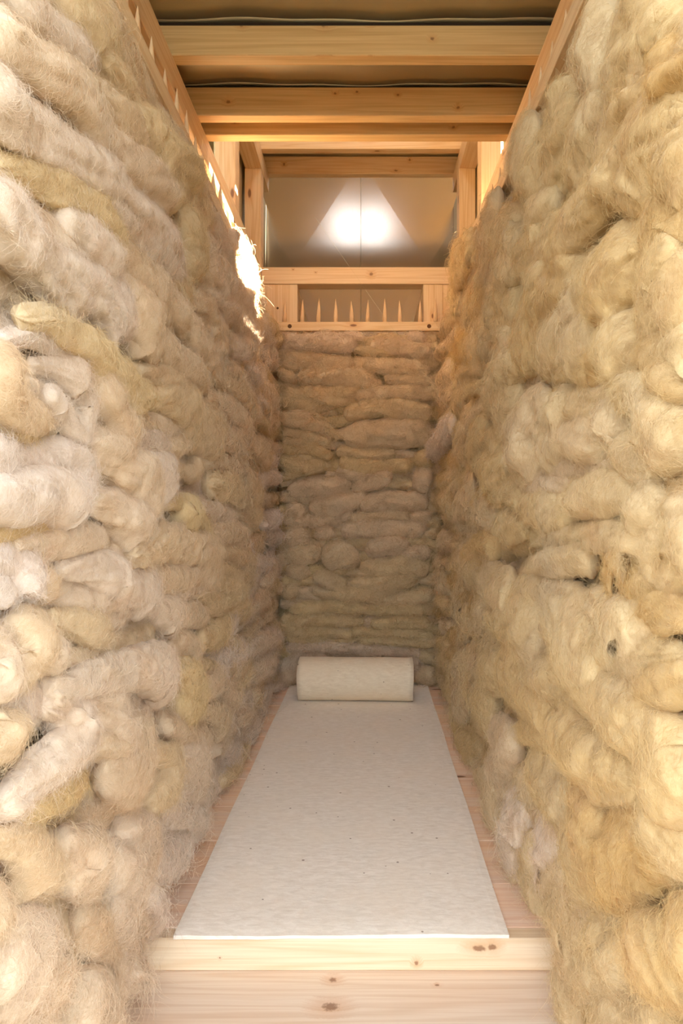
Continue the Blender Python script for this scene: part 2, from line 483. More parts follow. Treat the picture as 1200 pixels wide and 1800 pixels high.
def roof_fn(y0, y1, ph):
    def fn(s, t):
        x = -0.75 + 1.46 * s; y = y0 + (y1 - y0) * t
        z = 2.2455 + 0.0035 * math.sin(9 * x + 2.3 * y) + 0.002 * math.sin(23 * x + 5 * y) - 0.0015 * math.sin(PI * t)
        return (x, y, z)
    return fn
for a, b, ph in ((FRONT - 0.05, 0.9, 0.4), (0.9, 1.4, 1.4), (1.4, 1.873, 2.1), (1.873, 2.160, 3.9), (2.160, 2.33, 1.0)):
    sheet('roof_sheet', roof_fn(a, b, ph), 40, 10, METAL_ROOF, ce)
def lan_fn(y0, y1):
    return lambda s, t: (-0.9 + 1.76 * s, y0 + (y1 - y0) * t, 2.846 + 0.003 * math.sin(8 * s) - 0.004 * math.sin(PI * t))
sheet('roof_sheet', lan_fn(3.47, 3.83), 24, 8, METAL_ROOF, ce)
sheet('roof_sheet', lan_fn(2.31, 2.42), 24, 4, METAL_ROOF, ce)
box('plank', (-0.62, 2.315, 2.236), (0.59, 2.335, 2.84), PINE, ce, 0)      # front board of the lantern

# folded zinc panels at the far end: each a shallow pyramid
ZC, HW, HH = 0.90 + 1.57, 0.4363, 0.678
wr = empty('wall_rear', (0, 4.40, 0.4), kind='structure')
XS = (634 - VX) / F * 4.4
box('backing_sheet', (-1.28, 4.413, 0.4), (1.05, 4.418, 3.2), METAL_ROOF, wr, 0)
for i in (-2, -1, 0, 1):
    cx = XS + (i + 0.5) * 2 * HW
    for j in (-1, 0):
        cz = ZC + j * 2 * HH
        w, h = HW - 0.0012, HH - 0.0012
        hem = 0.012
        P = [(cx - w, 4.40, cz - h), (cx + w, 4.40, cz - h), (cx + w, 4.40, cz + h), (cx - w, 4.40, cz + h), (cx, 4.40 - 0.011, cz)]
        P += [(p[0], 4.40 + hem, p[2]) for p in P[:4]]
        if cx - w < -1.4: continue
        P = np.array(P) - np.array(wr.location)
        Fc = [(0, 1, 4), (1, 2, 4), (2, 3, 4), (3, 0, 4), (1, 0, 5, 6), (2, 1, 6, 7), (3, 2, 7, 8), (0, 3, 8, 5)]
        mesh_obj('zinc_panel', P, Fc, METAL, wr)

# added unseen roof, its hole shaping the zinc highlight; cladding at rear right
ur = empty('roof_shell', (0, 3.0, 3.5), kind='structure')
def rect_sheet(x0, x1, y0, y1, z=3.5):
    box('roof_panel', (x0, y0, z), (x1, y1, z + 0.012), PINE, ur, 0)
SK = (-0.20, 0.16, 2.16, 2.86)
rect_sheet(-1.3, SK[0], 1.6, 4.42); rect_sheet(SK[1], 1.2, 1.6, 4.42)
rect_sheet(SK[0], SK[1], 1.6, SK[2]); rect_sheet(SK[0], SK[1], SK[3], 4.42)
box('wall_cladding', (-1.3, 1.6, 2.85), (-1.288, 4.42, 3.5), METAL_ROOF, ur, 1)  # unseen side of the added shell
box('fence_panel', (0.60, 2.335, -0.35), (1.249, 2.35, 2.85), DARKWOOD, ur, 0)  # added fin out of view, keeps sky light off the right post
box('fence_panel', (1.25, 1.6, -0.35), (1.27, 4.42, 2.38), METAL_ROOF, ur, 1)  # added screen, cuts the sky light entering the right bay
box('fence_panel', (-1.30, 1.6, -0.35), (-1.288, 4.42, 2.845), METAL_ROOF, ur, 1)  # added screen, cuts the sky light entering the left bay
box('wall_cladding', (1.188, 1.6, 3.12), (1.2, 4.42, 3.5), METAL_ROOF, ur, 1)  # side of the added shell, its lower edge trims the sun patch
box('wall_cladding', (-1.3, 1.6, 2.85), (1.2, 1.612, 3.5), PINE, ur, 0)  # front of the added shell, pine so the zinc reflects brown
box('wall_cladding', (-0.633, 2.895, 0.2), (-0.621, 4.39, 2.85), METAL_ROOF, ur, 1)
box('wall_cladding', (0.581, 2.895, 0.2), (0.593, 4.39, 2.85), METAL_ROOF, ur, 1)

# ------------------------------------------------------------------ peg rails
def peg_geo(h, r):
    prof = [(0, r), (0.25, r * 1.0), (0.5, r * 0.80), (0.75, r * 0.48), (0.92, r * 0.2), (1.0, r * 0.04)]
    n = 12; V = []; Fc = []
    for (t, q) in prof:
        for k in range(n):
            a = 2 * PI * k / n
            V.append((q * math.cos(a), q * math.sin(a), t * h))
    for j in range(len(prof) - 1):
        for k in range(n):
            Fc.append((j * n + k, j * n + (k + 1) % n, (j + 1) * n + (k + 1) % n, (j + 1) * n + k))
    Fc.append(tuple(range(n))[::-1]); Fc.append(tuple((len(prof) - 1) * n + k for k in range(n)))
    uv = []
    for f in Fc:
        for i in f:
            uv.append((V[i][2], 0.02 * (i % n) / n))
    return V, Fc, uv
pv, pf_, puv = peg_geo(0.120, 0.0105)
peg0 = None
def add_peg(rail, x, y, z, rng):
    global peg0
    if peg0 is None:
        p = mesh_obj('peg', pv, pf_, PINE_PEG, rail, puv, smooth=True); peg0 = p
    else:
        p = peg0.copy(); C.objects.link(p); p.parent = rail
    p.location = Vector((x, y, z)) - rail.location
    p.rotation_euler = (rng.uniform(-.03, .03), rng.uniform(-.03, .03), rng.uniform(0, 6))
    s = rng.uniform(0.92, 1.06)
    p.scale = (1, 1, s)

rng = random.Random(11)
def side_rail(x0, x1, xp, label):
    r = empty('peg_rail', ((x0 + x1) / 2, 2.0, ZR0), label, 'rail')
    box('rail', (x0, FRONT, ZR0), (x1, 3.478, ZR1), PINE, r, 1)
    yy = 0.45
    while yy < 3.44:
        add_peg(r, xp + rng.uniform(-.004, .004), yy + rng.uniform(-.008, .008), ZR1, rng); yy += 0.1005
    for yb in (0.55, 1.6, 2.6, 3.3):
        if x0 < 0: box('bracket', (WALL_L + 0.0005, yb, ZR0 + 0.002), (x0 - 0.0002, yb + 0.06, ZR1 - 0.003), PINE, r, 0)
        else: box('bracket', (x1 + 0.0002, yb, ZR0 + 0.002), (WALL_R - 0.0005, yb + 0.06, ZR1 - 0.003), PINE, r, 0)
    return r
side_rail(RAIL_L - 0.062, RAIL_L, RAIL_L - 0.034, 'pine rail of upright wooden pegs along the top of the left wool wall')
side_rail(RAIL_R, RAIL_R + 0.062, RAIL_R + 0.034, 'pine rail of upright wooden pegs along the top of the right wool wall')
br = empty('peg_rail', (0, YB + .01, 1.810), 'short pine rail of ten pegs with two dark round holes, above the back wool wall', 'rail')
ZB0, ZB1 = 0.9 + 313.8 * 3.48 / 1200, 0.9 + 329.4 * 3.48 / 1200
box('rail', (RAIL_L, YB, ZB0), (0.412, YB + 0.024, ZB1), PINE, br, 0)
for px in (500, 531, 559.6, 590, 618, 646, 676, 702.7, 738, 765):
    add_peg(br, (px - VX) / F * 3.492, YB + 0.012, ZB1, rng)
def disc_cyl(name, c, r, depth, mat, parent, n=20):
    V = []; Fc = []
    for s in (0, 1):
        for k in range(n):
            a = 2 * PI * k / n
            V.append((c[0] + r * math.cos(a), c[1] + (0 if s == 0 else depth), c[2] + r * math.sin(a)))
    Fc.append(tuple(range(n))); Fc.append(tuple(range(n, 2 * n))[::-1])
    for k in range(n): Fc.append((k, n + k, n + (k + 1) % n, (k + 1) % n))
    V = np.array(V) - np.array(parent.location)
    return mesh_obj(name, V, Fc, mat, parent)
sp = [o for o in C.objects if o.name == 'stub_post'][0]
disc_cyl('screw_hole', (-0.439, 3.5046, 1.932), 0.006, 0.004, HOLE, sp)
for px in (509, 754):
    disc_cyl('dowel_hole', ((px - VX) / F * YB, YB - 0.0004, (ZB0 + ZB1) / 2), 0.0105, 0.006, HOLE, br)

# ------------------------------------------------------------------ felt mat and felt roll
def at_plane_z(px, py, z):
    d = (CAMZ - z) * F / (py - VY)
    return ((px - VX) / F * d, d)
TH = 0.011
c00 = at_plane_z(305, 1651, 0); c10 = at_plane_z(894, 1649, 0)
c01 = at_plane_z(511, 1203, 0); c11 = at_plane_z(750, 1203, 0)
def mat_geo():
    nx, ny = 40, 90
    V = []
    rs = np.random.RandomState(3)
    wob = np.cumsum(rs.normal(0, 0.0006, nx + 1)); wob -= np.linspace(wob[0], wob[-1], nx + 1)
    for top in (0, 1):
        for j in range(ny + 1):
            t = j / ny
            for i in range(nx + 1):
                s = i / nx
                x = (c00[0] * (1 - s) + c10[0] * s) * (1 - t) + (c01[0] * (1 - s) + c11[0] * s) * t
                y = (c00[1] * (1 - s) + c10[1] * s) * (1 - t) + (c01[1] * (1 - s) + c11[1] * s) * t
                if j == 0: y += wob[i] - 0.002
                x += 0.0012 * math.sin(17 * t + 3 * s)
                z = 0.0006 if top == 0 else TH + 0.0012 * math.sin(11 * x) * math.sin(5 * y)
                if top == 1:
                    e = min(i, nx - i, j * 0.5)
                    if e < 1: z -= 0.002 * (1 - e)
                    if j == 0: z -= 0.001
                V.append((x, y, z))
    n0 = (nx + 1) * (ny + 1); Fc = []
    for j in range(ny):
        for i in range(nx):
            a = j * (nx + 1) + i; q = [a, a + 1, a + nx + 2, a + nx + 1]
            Fc.append(q[::-1]); Fc.append([k + n0 for k in q])
    for i in range(nx):
        a = i; b = ny * (nx + 1) + i
        Fc.append([a, a + 1, a + 1 + n0, a + n0]); Fc.append([b + 1, b, b + n0, b + 1 + n0])
    for j in range(ny):
        a = j * (nx + 1); b = a + nx
        Fc.append([a + nx + 1, a, a + n0, a + nx + 1 + n0]); Fc.append([b, b + nx + 1, b + nx + 1 + n0, b + n0])
    return V, Fc
V, Fc = mat_geo()
mo = np.array([-.02, 2.4, 0.0])
tag(mesh_obj('felt_mat', np.array(V) - mo, Fc, FELT, loc=tuple(mo)), 'long flat greyish white felt mat laid along the platform', 'mat')

def roll_geo(L, r, th, turns):
    """spiral of felt, axis along x"""
    nth = int(turns * 40); nx = 24
    prof = []
    for k in range(nth + 1):
        a = -2.0 - 2 * PI * turns * k / nth
        rr = r - (r - 0.022) * (k / nth)
        prof.append((rr, a))
    V = []
    for side in (0, 1):
        for (rr, a) in prof:
            q = rr - (th * 0.86 if side else 0)
            for i in range(nx + 1):
                s = i / nx
                wob = 1 + 0.008 * math.sin(5 * s + 2 * a) + 0.004 * math.sin(13 * s - a)
                V.append(((s - 0.5) * L + 0.004 * math.sin(3 * a) * (s - .5), q * wob * 1.0 * math.cos(a), q * wob * 0.97 * math.sin(a)))
    n1 = (nth + 1) * (nx + 1); Fc = []
    for k in range(nth):
        for i in range(nx):
            a = k * (nx + 1) + i; q = [a, a + 1, a + nx + 2, a + nx + 1]
            Fc.append(q); Fc.append([z + n1 for z in q[::-1]])
        for i in (0, nx):
            a = k * (nx + 1) + i; q = [a, a + nx + 1, a + nx + 1 + n1, a + n1]
            Fc.append(q if i == 0 else q[::-1])
    for k in (0, nth):
        for i in range(nx):
            a = k * (nx + 1) + i; q = [a, a + 1, a + 1 + n1, a + n1]
            Fc.append(q[::-1] if k == 0 else q)
    V = np.array(V); V[:, 2] -= V[:, 2].min()
    return V, Fc
V, Fc = roll_geo(0.532, 0.108, 0.016, 4.6)
ro = mesh_obj('felt_roll', V, Fc, FELT_ROLL, smooth=True, loc=(-0.034, 3.205, TH + 0.0005))
ro.rotation_euler = (0, 0, -0.035)
tag(ro, 'rolled up beige felt pillow lying across the far end of the mat', 'pillow')

#WOOL_BEGIN
# ------------------------------------------------------------------ wool
def _hash(ix, iy, iz, seed):
    h = (ix.astype(np.uint32) * np.uint32(374761393) + iy.astype(np.uint32) * np.uint32(668265263)
         + iz.astype(np.uint32) * np.uint32(2147483647) + np.uint32((seed * 974634777) & 0xffffffff))
    h = (h ^ (h >> np.uint32(13))) * np.uint32(1274126177)
    h = h ^ (h >> np.uint32(16))
    h = h * np.uint32(2246822519); h = h ^ (h >> np.uint32(15))
    return h.astype(np.float32) / np.float32(4294967295.0) * 2 - 1

def vnoise(P, seed=0):
    P = np.asarray(P, dtype=np.float64)
    I = np.floor(P).astype(np.int64); f = P - I
    f = f * f * f * (f * (f * 6 - 15) + 10)
    x, y, z = I[:, 0], I[:, 1], I[:, 2]
    r = 0
    with np.errstate(over='ignore'):
        for dx in (0, 1):
            wx = f[:, 0] if dx else 1 - f[:, 0]
            for dy in (0, 1):
                wy = f[:, 1] if dy else 1 - f[:, 1]
                for dz in (0, 1):
                    wz = f[:, 2] if dz else 1 - f[:, 2]
                    r = r + wx * wy * wz * _hash(x + dx, y + dy, z + dz, seed)
    return r

class Wall:
    def __init__(s, name):
        s.name = name
        if name == 'left': s.U, s.V, s.N, s.O = (0, 1, 0), (0, 0, 1), (1, 0, 0), (RAIL_L, 0, 0)
        elif name == 'right': s.U, s.V, s.N, s.O = (0, 1, 0), (0, 0, 1), (-1, 0, 0), (RAIL_R, 0, 0)
        else: s.U, s.V, s.N, s.O = (1, 0, 0), (0, 0, 1), (0, -1, 0), (0, YB, 0)
        s.U, s.V, s.N, s.O = (np.array(q, float) for q in (s.U, s.V, s.N, s.O))
        s.roots = []; s.count = 0
    def world(s, q):
        q = np.asarray(q, float)
        return s.O + q[..., 0:1] * s.U + q[..., 1:2] * s.V + q[..., 2:3] * s.N
    def px(s, x, y, n=0.03):
        """picture point -> wall coordinates (u, v) at n in front of the rail plane"""
        if s.name == 'left': d = (RAIL_L + n) * F / (x - VX)
        elif s.name == 'right': d = (RAIL_R - n) * F / (x - VX)
        else: d = YB - n
        v = CAMZ + (VY - y) * d / F
        return ((x - VX) / F * d if s.name == 'back' else d, v, d)

def resample(P, step, nmin=8):
    """Catmull-Rom through P then even steps"""
    P = np.asarray(P, float)
    if len(P) == 2: P = np.array([P[0], (P[0] + P[1]) / 2, P[1]])
    Q = np.vstack([2 * P[0] - P[1], P, 2 * P[-1] - P[-2]])
    out = []
    for i in range(1, len(Q) - 2):
        p0, p1, p2, p3 = Q[i - 1], Q[i], Q[i + 1], Q[i + 2]
        for t in np.linspace(0, 1, 14, endpoint=False):
            out.append(0.5 * (2 * p1 + (p2 - p0) * t + (2 * p0 - 5 * p1 + 4 * p2 - p3) * t * t + (3 * p1 - p0 - 3 * p2 + p3) * t ** 3))
    out.append(P[-1]); out = np.array(out)
    s = np.concatenate([[0], np.cumsum(np.linalg.norm(np.diff(out, axis=0), axis=1))])
    n = max(nmin, int(s[-1] / step))
    ss = np.linspace(0, s[-1], n)
    return np.stack([np.interp(ss, s, out[:, k]) for k in range(out.shape[1])], 1), ss

NRNG = np.random.RandomState(77)

def roll(wall, parent, pts, tint, twist=0.0, lump=1.0, rough=1.0, name='wool_roll', dens=1.0, coarse=1.0):
    """pts: (u, v, n, rb, rn) rows; one roving lying on the wall"""
    pts = np.asarray(pts, float)
    mid = wall.world(pts[:, :3]).mean(0)
    dist = max(0.7, float(np.linalg.norm(mid - np.array([0, 0, CAMZ]))))
    rmean = pts[:, 3].mean()
    step = min(max(0.0046 * dist, 0.0046) * coarse, rmean * 0.24)
    R, ss = resample(pts, step, 16)
    L = ss[-1]; nu = len(R)
    nv = int(np.clip(2 * PI * rmean / step * 0.8, 12, 30))
    # denser ring sampling on the room side
    th = np.linspace(0, 2 * PI, nv, endpoint=False)
    th = th - 0.35 * np.sin(th * 2 - PI / 2 - PI / 2) * 0.0 + 0.45 * np.cos(th)
    cen = wall.world(R[:, :3])
    T = np.gradient(cen, axis=0); T /= np.linalg.norm(T, axis=1, keepdims=True) + 1e-9
    N = np.tile(wall.N, (nu, 1)); N = N - (N * T).sum(1, keepdims=True) * T; N /= np.linalg.norm(N, axis=1, keepdims=True) + 1e-9
    B = np.cross(T, N)
    rb, rn = R[:, 3], R[:, 4]
    e = np.minimum(ss, L - ss)
    cap = np.clip(e / (np.minimum(rb * 0.95, L * 0.4) + 1e-6), 0, 1)
    cap = np.clip(1 - (1 - cap) ** 2.4, 0.0, 1) ** 0.5; cap = np.maximum(cap, 0.06)
    ct, st = np.cos(th), np.sin(th)
    D = ct[None, :, None] * B[:, None, :] * rb[:, None, None] + st[None, :, None] * N[:, None, :] * rn[:, None, None]
    P0 = cen[:, None, :] + D * cap[:, None, None]
    flat = P0.reshape(-1, 3)
    dirn = D / (np.linalg.norm(D, axis=2, keepdims=True) + 1e-9)
    sd = int(wall.count * 7 + 13)
    n1 = vnoise(flat * 11.0, 3) * 0.24 + vnoise(flat * 24.0, 4) * 0.11 + vnoise(flat * 55.0, 5) * 0.04 * rough
    # folds that run along (or wind round) the roving
    S2 = np.repeat(ss, nv); TH = np.tile(th, nu)
    ang = TH + twist * S2
    q = np.stack([np.cos(ang) * 1.5 + S2 * 2.0, np.sin(ang) * 1.5, S2 * 5.0 + sd], 1)
    ridg = np.abs(vnoise(q * 1.3, 9)) 
    q2 = np.stack([np.cos(ang) * 0.8, np.sin(ang) * 0.8 + sd, S2 * 24.0], 1)
    ridg2 = np.abs(vnoise(q2, 10))
    fold = (ridg - 0.25) * 0.34 + (ridg2 - 0.25) * 0.2
    amp = rmean * lump
    disp = (n1 + fold) * amp
    disp = disp.reshape(nu, nv) * cap[:, None]
    P = P0 + dirn * disp[:, :, None]
    w = parent.location
    verts = (P.reshape(-1, 3) - np.array(w))
    i = np.arange(nu - 1)[:, None]; j = np.arange(nv)[None, :]
    a = i * nv + j; b = i * nv + (j + 1) % nv
    quads = np.stack([a, b, b + nv, a + nv], 2).reshape(-1, 4)
    me = bpy.data.meshes.new(name)
    nverts = nu * nv; nq = len(quads)
    me.vertices.add(nverts); me.vertices.foreach_set('co', verts.astype(np.float32).ravel())
    ncap = 2
    me.loops.add(nq * 4 + nv * 2); me.polygons.add(nq + 2)
    li = np.concatenate([quads.ravel(), np.arange(nv)[::-1], (nu - 1) * nv + np.arange(nv)]).astype(np.int32)
    me.loops.foreach_set('vertex_index', li)
    me.polygons.foreach_set('loop_start', np.concatenate([np.arange(nq) * 4, [nq * 4, nq * 4 + nv]]).astype(np.int32))
    me.polygons.foreach_set('use_smooth', np.ones(nq + 2, dtype=bool))
    ul = me.uv_layers.new(name='UVMap')
    off = wall.count * 0.37
    uu = ss[li // nv] + off; vv = th[li % nv] * 0.3
    ul.data.foreach_set('uv', np.stack([uu, vv], 1).astype(np.float32).ravel())
    at = me.attributes.new('tint', 'FLOAT', 'POINT'); at.data.foreach_set('value', np.full(nverts, tint, np.float32))
    me.update(calc_edges=True); me.validate()
    me.materials.append(WOOL)
    o = bpy.data.objects.new(name, me); o.parent = parent; C.objects.link(o)
    wall.count += 1
    # hair roots on the room side
    front = np.where((st > 0.0))[0]
    A = P; 
    cell = np.linalg.norm(np.cross(A[1:, :, :] - A[:-1, :, :], np.roll(A, -1, 1)[:-1] - A[:-1]), axis=2)   # approx quad areas
    mask = np.zeros(nv, bool); mask[front] = True
    cell = cell * (mask * (0.25 + np.clip(st, 0, 1)))[None, :]
    area = cell.sum()
    nh = int(area * HAIR_K * dens * (1.0 + 0.15 * max(0.0, min(1.0, (0.6 - mid[2]) / 0.4))) / max(dist, 0.9) ** 1.6)
    if nh > 0:
        pr = (cell / area).ravel()
        pick = NRNG.choice(len(pr), nh, p=pr)
        pi, pj = pick // nv, pick % nv
        s1, s2 = NRNG.rand(nh, 1), NRNG.rand(nh, 1)
        p00, p10 = A[pi, pj], A[pi + 1, pj]; p01, p11 = A[pi, (pj + 1) % nv], A[pi + 1, (pj + 1) % nv]
        root = (p00 * (1 - s1) + p10 * s1) * (1 - s2) + (p01 * (1 - s1) + p11 * s1) * s2
        e1 = p10 - p00; e2 = p01 - p00
        e1 /= np.linalg.norm(e1, axis=1, keepdims=True) + 1e-9
        nn = np.cross(e2, e1); nn /= np.linalg.norm(nn, axis=1, keepdims=True) + 1e-9
        out = dirn[pi, pj]
        nn = np.where((nn * out).sum(1, keepdims=True) < 0, -nn, nn)
        e3 = np.cross(nn, e1)
        wall.roots.append((root, nn, e1, e3, np.full(nh, tint), np.full(nh, dist)))
    return o

HAIR_K = 115000

def fuzz(wall, parent, loose=0.16, long_low=0.0):
    root, nn, e1, e3, tint, dist = (np.concatenate([r[k] for r in wall.roots]) for k in range(6))
    n = len(root); K = 7
    rs = np.random.RandomState(5 + len(wall.name))
    # flow direction over the surface, coherent in patches
    ph = vnoise(root * 14.0, 21)[:, None] * 3.0 + rs.normal(0, 0.38, (n, 1)) + np.where(rs.rand(n, 1) < 0.8, 0, PI)
    t = np.cos(ph) * e3 + np.sin(ph) * e1
    b = np.cross(nn, t)
    lowf = np.clip((0.55 - root[:, 2:3]) / 0.5, 0, 1)
    fly = rs.rand(n, 1) < loose * (1 + 0.6 * lowf * np.clip(2.2 - dist[:, None], 0, 1))
    Ls = np.exp(rs.normal(-3.92, 0.42, (n, 1)))          # about 20 mm
    low = np.clip((0.55 - root[:, 2:3]) / 0.5, 0, 1)
    low = low * np.clip(2.2 - dist[:, None], 0, 1)
    Ls = Ls * (1 + long_low * low) * np.clip(dist[:, None] / 1.7, 1.0, 1.4)
    lift = np.where(fly, rs.uniform(0.2, 0.6, (n, 1)), rs.uniform(0.03, 0.24, (n, 1)))
    curl = rs.normal(0, 1.9, (n, 1)) + vnoise(root * 30.0, 22)[:, None] * 2.0; cur2 = rs.normal(0, 0.5, (n, 1))
    pts = np.zeros((n, K, 3), np.float32)
    for k in range(K):
        s = k / (K - 1)
        a = curl * s
        d = (np.sin(a + 1e-4) / (curl + 1e-4) * t + (1 - np.cos(a)) / (curl + 1e-4) * b)   # arc of length s
        h = np.where(fly, lift * s + cur2 * 0.2 * s * s, lift * np.sin(PI * min(s * 1.02, 1)) * 1.0 - 0.04)
        p = root + Ls * (d + nn * h)
        p[:, 2:3] -= np.where(fly, 0.30, 0.06) * Ls * s * s
        pts[:, k] = p
    pts -= np.array(parent.location)
    cu = bpy.data.hair_curves.new('wool_fuzz')
    cu.add_curves([K] * n)
    cu.attributes['position'].data.foreach_set('vector', pts.reshape(-1).astype(np.float32))
    rad = (0.000112 * np.maximum(dist, 0.9) * (1 + 1.1 * np.clip((dist - 1.5) / 1.5, 0, 1)))[:, None] * np.linspace(1.0, 0.45, K)[None, :]
    ra = cu.attributes.get('radius') or cu.attributes.new('radius', 'FLOAT', 'POINT')
    ra.data.foreach_set('value', rad.astype(np.float32).ravel())
    ta = cu.attributes.new('tint', 'FLOAT', 'CURVE')
    ta.data.foreach_set('value', tint.astype(np.float32))
    sa = cu.attributes.new('shade', 'FLOAT', 'CURVE')
    sa.data.foreach_set('value', np.clip(rs.normal(0.5, 0.28, n), 0, 1).astype(np.float32))
    cu.materials.append(FUZZ)
    o = bpy.data.objects.new('wool_fuzz', cu); o.parent = parent; o['kind'] = 'stuff'
    C.objects.link(o)
    print('fuzz', wall.name, n)
    return o

def backing(wall, parent, u0, u1, v0, v1):
    """packed wool behind the rolls"""
    nu, nv = int((u1 - u0) / 0.03), int((v1 - v0) / 0.03)
    uu, vv = np.meshgrid(np.linspace(u0, u1, nu + 1), np.linspace(v0, v1, nv + 1))
    q = np.stack([uu.ravel(), vv.ravel(), np.full(uu.size, -0.085)], 1)
    P = wall.world(q)
    P = P + (vnoise(P * 12, 31) * 0.012)[:, None] * wall.N
    P2 = P - 0.03 * wall.N
    n0 = len(P); Fc = []
    for j in range(nv):
        for i in range(nu):
            a = j * (nu + 1) + i
            q4 = [a, a + 1, a + nu + 2, a + nu + 1]
            Fc.append(q4); Fc.append([k + n0 for k in q4[::-1]])
    ring = [i for i in range(nu + 1)] + [j * (nu + 1) + nu for j in range(1, nv + 1)] + [nv * (nu + 1) + i for i in range(nu - 1, -1, -1)] + [j * (nu + 1) for j in range(nv - 1, 0, -1)]
    for k in range(len(ring)):
        a, b = ring[k], ring[(k + 1) % len(ring)]
        Fc.append([b, a, a + n0, b + n0])
    V = np.vstack([P, P2]) - np.array(parent.location)
    uvs = [(V[i][1] + V[i][0], V[i][2]) for f in Fc for i in f]
    return mesh_obj('wool_backing', V, Fc, WOOL, parent, uvs, True, 0.7)

def fill(wall, parent, u0, u1, v0, v1, rng, rb=(0.036, 0.052), rn=(0.030, 0.046), nc=(-0.02, 0.012), row=0.062, length=(0.3, 0.8), tintf=None, wob=0.02, vtop=1.812):
    v = v0
    while v < v1:
        u = u0 - rng.uniform(0, 0.3)
        while u < u1:
            L = rng.uniform(*length)
            k = max(3, int(L / 0.12) + 1)
            pts = []
            r1 = rng.uniform(*rb); r2 = rng.uniform(*rn); n0 = rng.uniform(*nc)
            sl = rng.uniform(-0.06, 0.06); ph = rng.uniform(0, 6); vv0 = v + rng.uniform(-0.015, 0.015)
            for i in range(k):
                s = i / (k - 1)
                vv = vv0 + sl * (s - .5) + wob * math.sin(ph + s * L * 9) * rng.uniform(0.4, 1.0)
                vv = min(vv, vtop - r1)
                vv = max(vv, r1 * 0.95 + (0.0 if (wall.name == 'back' or u + s * L > 1.38) else FLOORZ))
                pts.append((min(u + s * L, 3.43 + 0.002 * i) if wall.name != 'back' else float(np.clip(u + s * L, -0.43 + 0.002 * i, 0.37 + 0.002 * i)), vv, n0 + rng.uniform(-0.008, 0.008), r1 * rng.uniform(0.8, 1.15) * (0.6 if i in (0, k - 1) else 1), r2 * rng.uniform(0.8, 1.15) * (0.6 if i in (0, k - 1) else 1)))
            mid = wall.world(np.array(pts)[:, :3]).mean(0)
            tn = tintf(mid, rng) if tintf else rng.uniform(0.2, 0.8)
            roll(wall, parent, pts, tn, twist=rng.uniform(-14, 14), lump=rng.uniform(0.7, 1.15), coarse=1.8 if n0 < -0.03 else 1.15)
            u += L * rng.uniform(0.82, 0.95)
        v += row * rng.uniform(0.9, 1.1)


